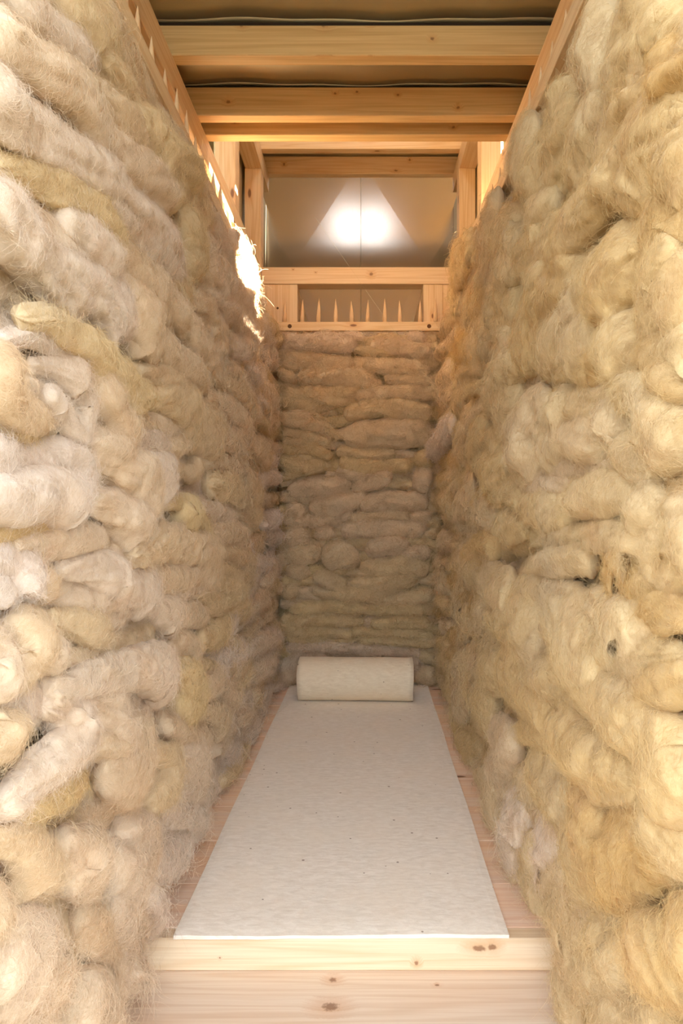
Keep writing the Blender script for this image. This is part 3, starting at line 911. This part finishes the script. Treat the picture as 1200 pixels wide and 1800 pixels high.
# Rovings drawn one by one. Each line: half-thickness[:tint[:extra depth]] then x,y points in picture measure,
# laid on the wall plane (they are turned into metres on that wall by Wall.px).
LEFT = """
27 40,-20 70,15 115,55 160,95 183,118
13:.75:-.018 18,0 60,48 105,100 150,138 165,160
30:.35:.008 0,10 25,65 75,113 135,160 168,218 212,270 262,310 300,345
36:.2 -25,90 10,165 60,215 120,262 185,318 240,375 290,425 330,480
24:.7 130,-25 160,20 180,60 190,95
18:.6 195,95 222,135 245,175
28:.5 150,140 195,178 230,220 270,245
12 185,180 205,215 222,262
11 178,190 195,225 203,250
22:.7 205,45 230,75 248,120 262,160
17:.85 250,100 275,150 300,195 318,230 318,252
22:.7 245,200 275,240 292,285 305,320
30:.75 20,290 80,315 140,340 190,385 225,420
20:.4 175,385 225,445 282,515 300,545
27:.2:.01 115,380 150,410 185,445 210,480
15:.3 35,335 75,365 110,400 130,440 138,470
42:.15 -25,320 20,365 65,415 105,465 150,500 190,522 218,560 222,600
21:.4 190,470 225,500 250,545 268,590 262,610
18:.75 235,245 265,270 290,300 312,340 316,365
22:.75:.012 285,250 310,275 340,305 352,325
14:.6 320,320 345,350 362,380 372,420
14:.7 330,385 348,420 345,460 338,480
13:.3 355,405 372,465 392,500 400,535
16:.3 358,355 385,395 410,425 405,460
18:.4 210,425 250,465 290,510 325,555 345,590 372,625 392,660
14:.7 295,480 325,505 340,530
14:.4 340,520 372,548 384,590 396,640
14:.3 372,510 410,545 438,575 452,605
13:.3 405,495 435,525 445,560
12:.2 447,500 462,540 478,590 488,640
13:.35 412,605 435,605 442,630
12:.5 385,575 410,600
19:.4 265,570 305,620 340,650 372,680
26:.75:.01 48,556 90,562 130,585 175,620 212,655 240,690 268,700
20:.1 28,600 75,592 112,605 140,630
20:.2 80,640 120,650 148,665 140,690
15:.4:.01 150,635 180,660 192,690 208,725 222,765 222,778
30:.4:.008 3,590 8,650 35,700 75,730 110,745
15:.15:.01 90,690 112,710 118,745
16:.2 45,660 75,680 95,700
11:.2:.01 118,695 138,745 152,770 163,745 165,710 150,690
16:.9:-.01 20,728 65,758 105,768
40:.05 -20,800 20,805 48,790
28:.1 50,800 95,805 140,810 155,850 165,880
30:.35:.008 155,775 190,795 230,830 262,875 268,890
15:.5 160,790 168,835 180,855
40:.1:.01 -20,885 40,880 95,865 135,880 148,910
20:.95:-.01 5,955 60,935 120,920
25:.3 50,965 110,960 160,945 200,945
27:.3:.01 170,878 212,898 235,925 232,950
25:.2 245,800 285,825 300,850 302,870
20:.2 238,768 285,775 302,787
25:.02 8,985 48,990 72,1020 70,1040
16:.4 85,990 110,1025 120,1060
26:.2 130,1000 175,1000 210,1020 200,1050
14:.2 205,975 215,1030 205,1060
22:.4 215,970 268,965 310,955 350,980
22:.0 0,1020 35,1035 50,1060
18:.5 258,648 300,668 340,698 345,710
22:.6 258,690 310,702 342,728 332,760
18:.4 232,735 290,748 325,760
17:.5 275,800 315,790 352,770 365,790
14:.5 318,822 350,832 362,815
20:.5 355,715 378,755 392,790
18:.4 368,700 412,730 435,760 440,780
17:.4 378,750 412,775 435,805
17:.4 378,812 420,825 450,845
14:.5 380,668 412,680 440,715 448,740
14:.4 402,645 432,680
9 440,640 458,672
12 448,680 480,715 472,740
12 440,792 462,798 462,825
28:.6 378,850 415,860 448,880 440,915
10:.8:.012 300,885 322,886 332,905 322,928
6:.8:.02 338,888 358,920 367,950 382,968
14:.1 275,905 290,912 300,925
17:.3 362,895 400,905 412,915
20:.4:.006 375,940 412,935 432,950
16:.5 395,965 430,980 445,1000
30:.45:.012 225,970 285,955 345,965 375,985 360,1005
22:.4:.008 268,1000 310,1018 362,1010
16:.3:.006 300,1035 328,1042 362,1022
26:.2 235,1030 270,1045 268,1085
18:.3 285,1060 310,1078 300,1095
22:.4 312,1085 350,1080 372,1085
18:.6 380,1020 415,1035 428,1050
14:.6 392,1000 428,1015 445,1025
17:.6 352,1045 385,1060 398,1075
14:.7 402,1052 428,1068 430,1095
20:.7 360,1125 388,1115 405,1100
20:.4 315,1125 342,1140 350,1160
30:.25:.01 100,1225 175,1195 245,1172 282,1185 270,1208
20:.8:.01 290,1175 322,1185 338,1220 325,1265
14:.6 350,1165 380,1175 395,1190
22:.4 345,1215 375,1205 390,1195
18:.5 402,1145 425,1165 420,1195
14:.3 440,1150 465,1130 492,1120
14:.3 440,1185 470,1168 478,1150
16:.4 388,1210 412,1225 410,1250
18:.5 355,1250 390,1262 398,1290
13 420,1250 440,1265
10 448,1215 458,1230
24:.3 -10,1110 30,1140 25,1190 5,1210
24:.45 55,1080 78,1125 68,1170 35,1198
20:.3 90,1120 112,1145 100,1175
26:.6 115,1085 175,1105 205,1130
16:.5 130,1155 175,1155 220,1130
26:.2:.012 95,1240 135,1250 140,1285 118,1320 75,1365 20,1430
24:.3 175,1215 210,1250 230,1300 240,1325
30:.5 40,1240 30,1290 0,1310
30:.4 150,1300 225,1312 250,1335 200,1370
30:.9 170,1370 110,1400 50,1440
14:.6:.012 270,1325 305,1335 295,1380 268,1415
18:.2 300,1425 355,1440 352,1475
28:.3 235,1460 262,1500 250,1540
30:.35:.008 125,1480 155,1520 140,1585
32:.5 -5,1475 60,1480 92,1540 85,1590
20:.3 222,1490 235,1570 205,1660
24:.15 275,1535 315,1510 335,1495
22:.15 285,1570 270,1620
36:.3 40,1630 60,1690 20,1740
34:.35 110,1640 95,1700 120,1760
34:.35 190,1690 180,1760 200,1820
26:.3 255,1660 240,1720 235,1790
30:.4 -10,1560 20,1600 25,1650
28:.4 160,1600 190,1640 215,1690
30:.3 40,1770 70,1810 110,1840
24:.3 330,1320 350,1350 335,1390
24:.4 300,1270 340,1290 380,1300
"""
RIGHT = """
35:.5 1055,20 1030,90 1010,150
38:.6 1125,0 1095,65 1070,130 1048,165
32:.55 985,130 975,190 955,260 935,310 925,345
24:.6 1060,170 1030,225 1000,285 985,340
18:.5 930,200 915,280 905,320
38:.95 1210,85 1165,135 1135,185
34:.7 1115,150 1078,220 1060,295 1045,360
38:.7 1180,190 1130,245 1100,320 1085,380
35:.75 1210,230 1165,300 1140,370
35:.6 1180,0 1150,50 1125,100
25:.6 1215,30 1185,75 1160,110
38:.8 1165,335 1145,400 1148,445
45:.7:.01 1185,470 1150,510 1160,555
35:.75:.008 1115,440 1078,475 1055,520 1042,570
22:.7 1110,400 1080,425 1050,450
25:.7 1060,320 1015,375 985,420 960,455
20:.6 985,385 945,430 918,475
24:.75 1005,450 975,495 945,535 922,580
22:.5 1020,515 995,550 965,600 935,645
22:.6 1055,455 1025,500 1005,535
24:.5 1035,560 1010,605 985,640
28:.6 1105,575 1075,610 1062,640
26:.8 1165,590 1130,620 1115,650
30:.6 1205,590 1180,625 1170,660
20:.5 960,335 935,375 920,395
14:.5 868,355 855,395 838,430
15:.5 885,380 868,425 845,470
15:.6:.01 835,430 812,458 803,485
14:.5 900,380 880,430 862,468 838,495
18:.5:.006 905,420 885,465 876,505
22:.6:.006 950,415 915,450 908,478
20:.6 955,470 932,500 920,530
18:.6 895,505 882,540 862,580
15:.6 838,508 822,535 812,560
14:.6 866,520 852,552
10:.6 808,500 800,530 797,555
15:.9 812,580 806,610 800,630
18:.5 890,575 880,610 868,630
14:.5 850,575 835,610 825,650
20:.7 950,505 928,560 912,600 900,640
30:.55:.014 1078,690 1115,690 1140,730 1148,775 1140,800
22:.4:.006 1068,710 1055,745 1050,780
28:.5:.01 1070,785 1100,812 1140,825
34:.4:.01 978,775 1010,772 1050,785
30:.5 985,720 1025,705 1065,680
17:.3 935,838 978,825 1025,822 1065,825
17:.3 912,865 950,855 985,848
32:.6:.006 912,895 955,898 985,900
35:.5:.006 995,880 1045,870 1095,860
40:.5 1100,890 1125,910 1140,945
35:.6:.006 1168,715 1170,770 1185,815
16:.9 1145,840 1168,865 1190,840
35:.6 1195,880 1178,920 1182,960
20:.8 1035,630 1042,660
22:.6 1070,620 1085,640 1090,665
16:.7 960,665 985,645 1015,650 1010,680
20:.5 985,700 968,740 955,780 945,810
18:.4 950,700 928,745 920,790 912,830
35:.8 1160,620 1165,665 1195,690
12:.6 880,632 866,655 850,675
18:.5 912,620 890,652 866,680 848,705
16:.5 900,678 880,715 872,745
12:.5 815,650 805,685 797,705
10:.3 787,645 777,680 773,705
11:.05:.025 797,738 776,775 756,797
13:.5 820,725 808,765 800,800
14:.6 845,740 832,785 825,815
13:.6 870,770 860,800
12:.6 850,810 835,825
18:.5:.008 930,715 905,750 892,790 890,820
17:.5 918,770 908,810 900,840
18:.7:.006 875,810 860,838 880,850
20:.6:.006 868,880 895,862 910,878
13:.5 790,810 795,840 793,865
15:.4 820,840 812,880 800,905
10:.5 782,850 785,880 783,905
17:.4 840,880 845,900 835,915
18:.6 875,900 885,925 905,930
27:.5:.006 1010,945 1050,940 1092,948
18:.5 940,945 978,940 1000,935
22:.5:.008 925,992 962,990 1005,985 1020,1000
26:.5 915,1035 950,1045 1000,1055
32:.9:-.006 1050,995 1075,1010 1070,1040
40:.5 1105,930 1120,965 1115,985
40:.6 1160,930 1175,970 1170,1000
38:.7 1100,1035 1140,1020 1170,1000
38:.8 1100,1085 1140,1075 1185,1085
28:.5:.006 1020,1060 1060,1085 1092,1120 1085,1150
24:.5 908,1070 922,1115 945,1145
32:.6:.008 955,1090 990,1100 1012,1150 1040,1200 1065,1245
22:.6 1035,1125 1055,1165 1065,1200
20:.6 930,1160 972,1160 985,1180
30:.6 912,1210 950,1195 985,1215
36:.6 1075,1190 1105,1155 1160,1150
40:.8 1080,1240 1130,1210 1195,1190
17:.8:.006 825,965 845,955 860,968
14:.5 835,1005 855,1005 870,1020
8:.5 838,990 828,1000 826,1035
22:.5 838,1030 858,1038 870,1050
15:.5 800,985 815,1000 820,1015
9:.4 763,990 772,1015 770,1040
17:.5 885,1025 875,1055 870,1075
24:.6:.006 895,1050 915,1080 930,1115 935,1140
20:.6 858,1080 880,1095 885,1105
13:.5 815,1105 840,1100 850,1085
15:.5 795,1020 798,1050 795,1080
13:.5 808,1065 810,1090 805,1110
14:.5 835,1065 845,1085
13:.6 785,1130 778,1155 770,1165
14:.6 800,1160 798,1180 790,1200
22:.7 880,1110 892,1165 882,1210
20:.6 860,1125 855,1160 868,1200
18:.5 825,1135 820,1180 815,1220
14:.4 800,1195 805,1230 795,1260
20:.6 840,1215 850,1245 845,1275
26:.7 905,1225 945,1245 962,1275
20:.6:.006 975,1222 1030,1245 1080,1285 1125,1315
34:.7:.01 970,1270 1010,1310 1060,1360 1105,1385
34:.7:.012 1035,1205 1090,1255 1140,1310 1165,1370 1205,1420
24:.7 900,1290 935,1285 960,1310
18:.3 862,1285 885,1320 895,1350
24:.3 858,1325 870,1380 890,1405
34:.6 925,1330 950,1380 985,1440
26:.1:.010 912,1405 905,1465 918,1515
26:.1 940,1455 955,1500 960,1530
22:.8:.008 1002,1385 1025,1460 1042,1535 1060,1600
36:.9 1060,1410 1075,1480 1080,1550 1090,1620
34:.9 1110,1420 1130,1490 1145,1560
28:.6:.008 1130,1400 1165,1470 1195,1540
28:.6 985,1480 1010,1535 1025,1590
24:.4 930,1560 970,1540 985,1560
26:.5 905,1610 925,1640 930,1670
28:.5 968,1660 1000,1630 1015,1680
28:.5 985,1745 1015,1720 1035,1755
36:.7 1060,1640 1075,1700 1090,1760
42:.8 1130,1600 1140,1680 1150,1760
35:.8 1190,1560 1195,1650 1200,1740
26:.5 970,1760 980,1800 990,1830
30:.6 1040,1770 1060,1820 1075,1850
26:.5 960,1590 985,1620 990,1650
28:.6 1030,1600 1045,1660 1050,1700
34:.7 1100,1780 1130,1820 1150,1850
24:.5 880,1520 900,1560 910,1590
22:.4 855,1430 870,1470 880,1500
24:.5 1095,1330 1130,1350 1160,1400
"""
BACK = """
13:.3 488,597 565,600 625,605
13:.4 650,603 712,610 762,618
6:.3 600,588 640,590
8:.3 715,590 750,597
14:.5 490,632 550,637 622,642
13:.5 635,640 695,645 760,648
8:.5 487,650 520,668
12:.5:.004 520,666 565,658 632,664 672,678
11:.5 675,662 735,666 768,672
18:.6 488,698 560,700 635,685
12:.5 620,695 697,690 768,688
14:.6 603,728 665,715 730,722 760,732
14:.5 490,733 540,738 575,758
7:.6:.008 540,720 573,750 597,772
8:.6 493,757 540,765 577,782
7:.6 495,775 560,780
20:.5:.004 600,765 665,762 730,760 762,750
9:.7 493,790 547,788 583,805
10:.7 488,808 530,822 570,815
10:.6 590,790 645,800 697,795
11:.7:.004 595,808 645,820 723,815
12:.7 730,800 765,815
11:.4 590,828 640,838 665,845
13:.4 503,862 565,857 617,852
13:.4:.004 617,862 660,842 690,832
17:.4 725,840 748,845 762,848
13:.4:.004 540,895 590,888 645,868
10:.4 500,900 535,898
15:.4 630,887 697,883 755,880
9:.4 495,917 565,915 620,903
9:.5 610,912 680,905 720,910
9:.4 720,908 760,910
14:.4 495,945 545,945
10:.4 550,942 590,935
14:.4:.003 598,935 665,928 750,930
15:.4 640,968 690,958 720,965
12:.4 697,975 758,970
15:.5 497,978 565,970
20:.5:.004 565,990 600,975 625,995
12:.5 500,1000 545,1010
15:.6 630,1003 697,998 757,1002
12:.6 547,1015 610,1030
12:.6 615,1028 735,1018
12:.6 500,1028 520,1050
11:.6 545,1040 640,1045 700,1040
10:.6 620,1052 700,1055 765,1045
10:.7 505,1072 580,1068 650,1072
10:.7 640,1075 700,1070 765,1075
9:.7 500,1092 570,1092 640,1095
9:.7 650,1098 720,1095 765,1100
7:.7 500,1108 560,1112 620,1118
7:.7 615,1112 690,1115 762,1118
7:.7 500,1122 560,1128 625,1132
7:.7 630,1128 700,1130 765,1135
9:.3 500,1142 570,1140 650,1146 740,1150
12:.3 490,1185 525,1165 575,1158
12:.3 580,1165 660,1170 740,1172
13:.5 725,1185 750,1190 770,1200
13:.4 485,1200 505,1192 530,1185
"""

def trace(wall, parent, text, base, seed, nbase=0.004):
    rg = random.Random(seed)
    for ln in text.strip().splitlines():
        head, *pp = ln.split()
        hd = head.split(':')
        h = float(hd[0])
        tn = float(hd[1]) if len(hd) > 1 else rg.uniform(*base)
        tn = tn * 0.8 if wall.name == 'left' else min(1.0, tn + 0.1)
        dn = float(hd[2]) if len(hd) > 2 else 0.0
        P = np.array([[float(q) for q in p.split(',')] for p in pp])
        if len(P) == 2: P = np.array([P[0], P.mean(0), P[1]])
        if wall.name != 'back':            # keep the points on this wall's own side
            P[:, 0] = np.minimum(P[:, 0], 492) if wall.name == 'left' else np.maximum(P[:, 0], 757)
        W = np.array([wall.px(x, y)[:2] for x, y in P])
        T = np.gradient(P, axis=0); T /= np.linalg.norm(T, axis=1, keepdims=True)
        Q = P + h * np.stack([-T[:, 1], T[:, 0]], 1)
        if wall.name == 'left': Q[:, 0] = np.minimum(Q[:, 0], 505)
        if wall.name == 'right': Q[:, 0] = np.maximum(Q[:, 0], 745)
        WQ = np.array([wall.px(x, y)[:2] for x, y in Q]) - W
        TW = np.gradient(W, axis=0); TW /= np.linalg.norm(TW, axis=1, keepdims=True) + 1e-9
        rb = np.abs(WQ[:, 0] * TW[:, 1] - WQ[:, 1] * TW[:, 0])
        rb = np.clip(rb * (1.24 if wall.name == 'right' else 1.2), 0.012, 0.09)
        rb = rb * (0.6 + 0.4 * 1) 
        rn = np.clip(rb * {'right': 0.74, 'left': 0.80, 'back': 1.0}[wall.name], 0.015, 0.036 if wall.name == 'right' else 0.042)
        n = nbase + dn + np.array([rg.uniform(-.006, .006) for _ in P])
        if wall.name == 'left' and dn < 0.009:      # tucked under the rail
            over = np.clip(W[:, 1] + rb - 1.72, 0, 0.08)
            n = n - over * 0.45
            W[:, 1] = np.minimum(W[:, 1], 1.795 - rb * 0.9)
        if wall.name == 'back':
            rb = rb * 1.15
            tn = max(0.15, tn - 0.15)
            W[:, 1] = np.minimum(W[:, 1], 1.80 - rb * 0.9)
        W[:, 1] = np.maximum(W[:, 1], rb * 0.95 + np.where(W[:, 0] > 1.38, 0.0, FLOORZ) if wall.name != 'back' else rb * 0.95)
        if wall.name == 'right': n = n + 0.25 * np.clip(W[:, 1] + rb - 1.78, 0, 0.06)
        ends = np.ones(len(P)); ends[0] = ends[-1] = 0.72
        pts = np.stack([W[:, 0], W[:, 1], n, rb * ends, rn * ends], 1)
        roll(wall, parent, pts, tn, twist=rg.uniform(-10, 10), lump=rg.uniform(0.6, 0.95) * {'back': 1.1, 'right': 1.0, 'left': 0.9}[wall.name], dens=1.5 if wall.name == 'back' else 1.0)

wl = Wall('left'); wr_ = Wall('right'); wk = Wall('back')
lin_l = empty('wool_lining', (-0.5, 2.0, FLOORZ), 'thick lining of cream and greyish raw wool rolls covering the left wall', 'wool')
lin_r = empty('wool_lining', (0.45, 2.0, FLOORZ), 'thick lining of yellowish raw wool rolls covering the right wall', 'wool')
lin_b = empty('wool_lining', (0, 3.53, 0), 'lining of brownish raw wool rolls stacked on the short back wall', 'wool')

def tint_l(p, rng): return float(np.clip(rng.uniform(0.05, 0.55) + 0.25 * np.clip((p[2] - 1.1), 0, 1), 0, 1))
def tint_r(p, rng): return float(np.clip(rng.uniform(0.4, 0.9), 0, 1))
def tint_b(p, rng): return rng.uniform(0.35, 0.75)

trace(wl, lin_l, LEFT, (0.2, 0.5), 1)
trace(wr_, lin_r, RIGHT, (0.4, 0.8), 2)
trace(wk, lin_b, BACK, (0.35, 0.7), 3, 0.0)
# a roll slumped over the rail, where the sun falls
roll(wl, lin_l, [(2.26, 1.80, -0.012, .036, .034), (2.40, 1.822, -0.010, .046, .040), (2.55, 1.826, -0.012, .050, .042), (2.68, 1.815, -0.014, .046, .04), (2.80, 1.80, -0.016, .034, .032)], 0.25, 4.0, 0.8)
rg = random.Random(5)
FILLN = (-0.058, -0.032)
fill(wl, lin_l, 0.60, 2.60, -0.02, 1.82, rg, nc=FILLN, tintf=tint_l, row=0.120, rb=(0.058, 0.072), length=(0.45, 0.9))
fill(wl, lin_l, 2.25, 3.42, 0.0, 1.83, rg, rb=(0.032, 0.046), nc=(-0.035, -0.005), tintf=tint_l, row=0.086, length=(0.28, 0.55))
fill(wr_, lin_r, 0.60, 2.60, -0.02, 1.82, rg, nc=FILLN, tintf=tint_r, row=0.120, rb=(0.058, 0.072), length=(0.45, 0.9))
fill(wr_, lin_r, 2.25, 3.42, 0.0, 1.83, rg, rb=(0.032, 0.046), nc=(-0.035, -0.005), tintf=tint_r, row=0.094, length=(0.28, 0.55))
fill(wk, lin_b, -0.42, 0.38, 0.03, 1.79, rg, rb=(0.030, 0.042), nc=(-0.035, -0.02), tintf=tint_b, length=(0.3, 0.6), row=0.062, vtop=1.80)
backing(wl, lin_l, 0.5, 3.5, FLOORZ + 0.001, 1.79)
backing(wr_, lin_r, 0.5, 3.5, FLOORZ + 0.001, 1.79)
backing(wk, lin_b, -0.44, 0.39, 0.002, 1.78)
fuzz(wl, lin_l, 0.07, 1.0)
fuzz(wr_, lin_r, 0.06, 0.8)
fuzz(wk, lin_b, 0.10)
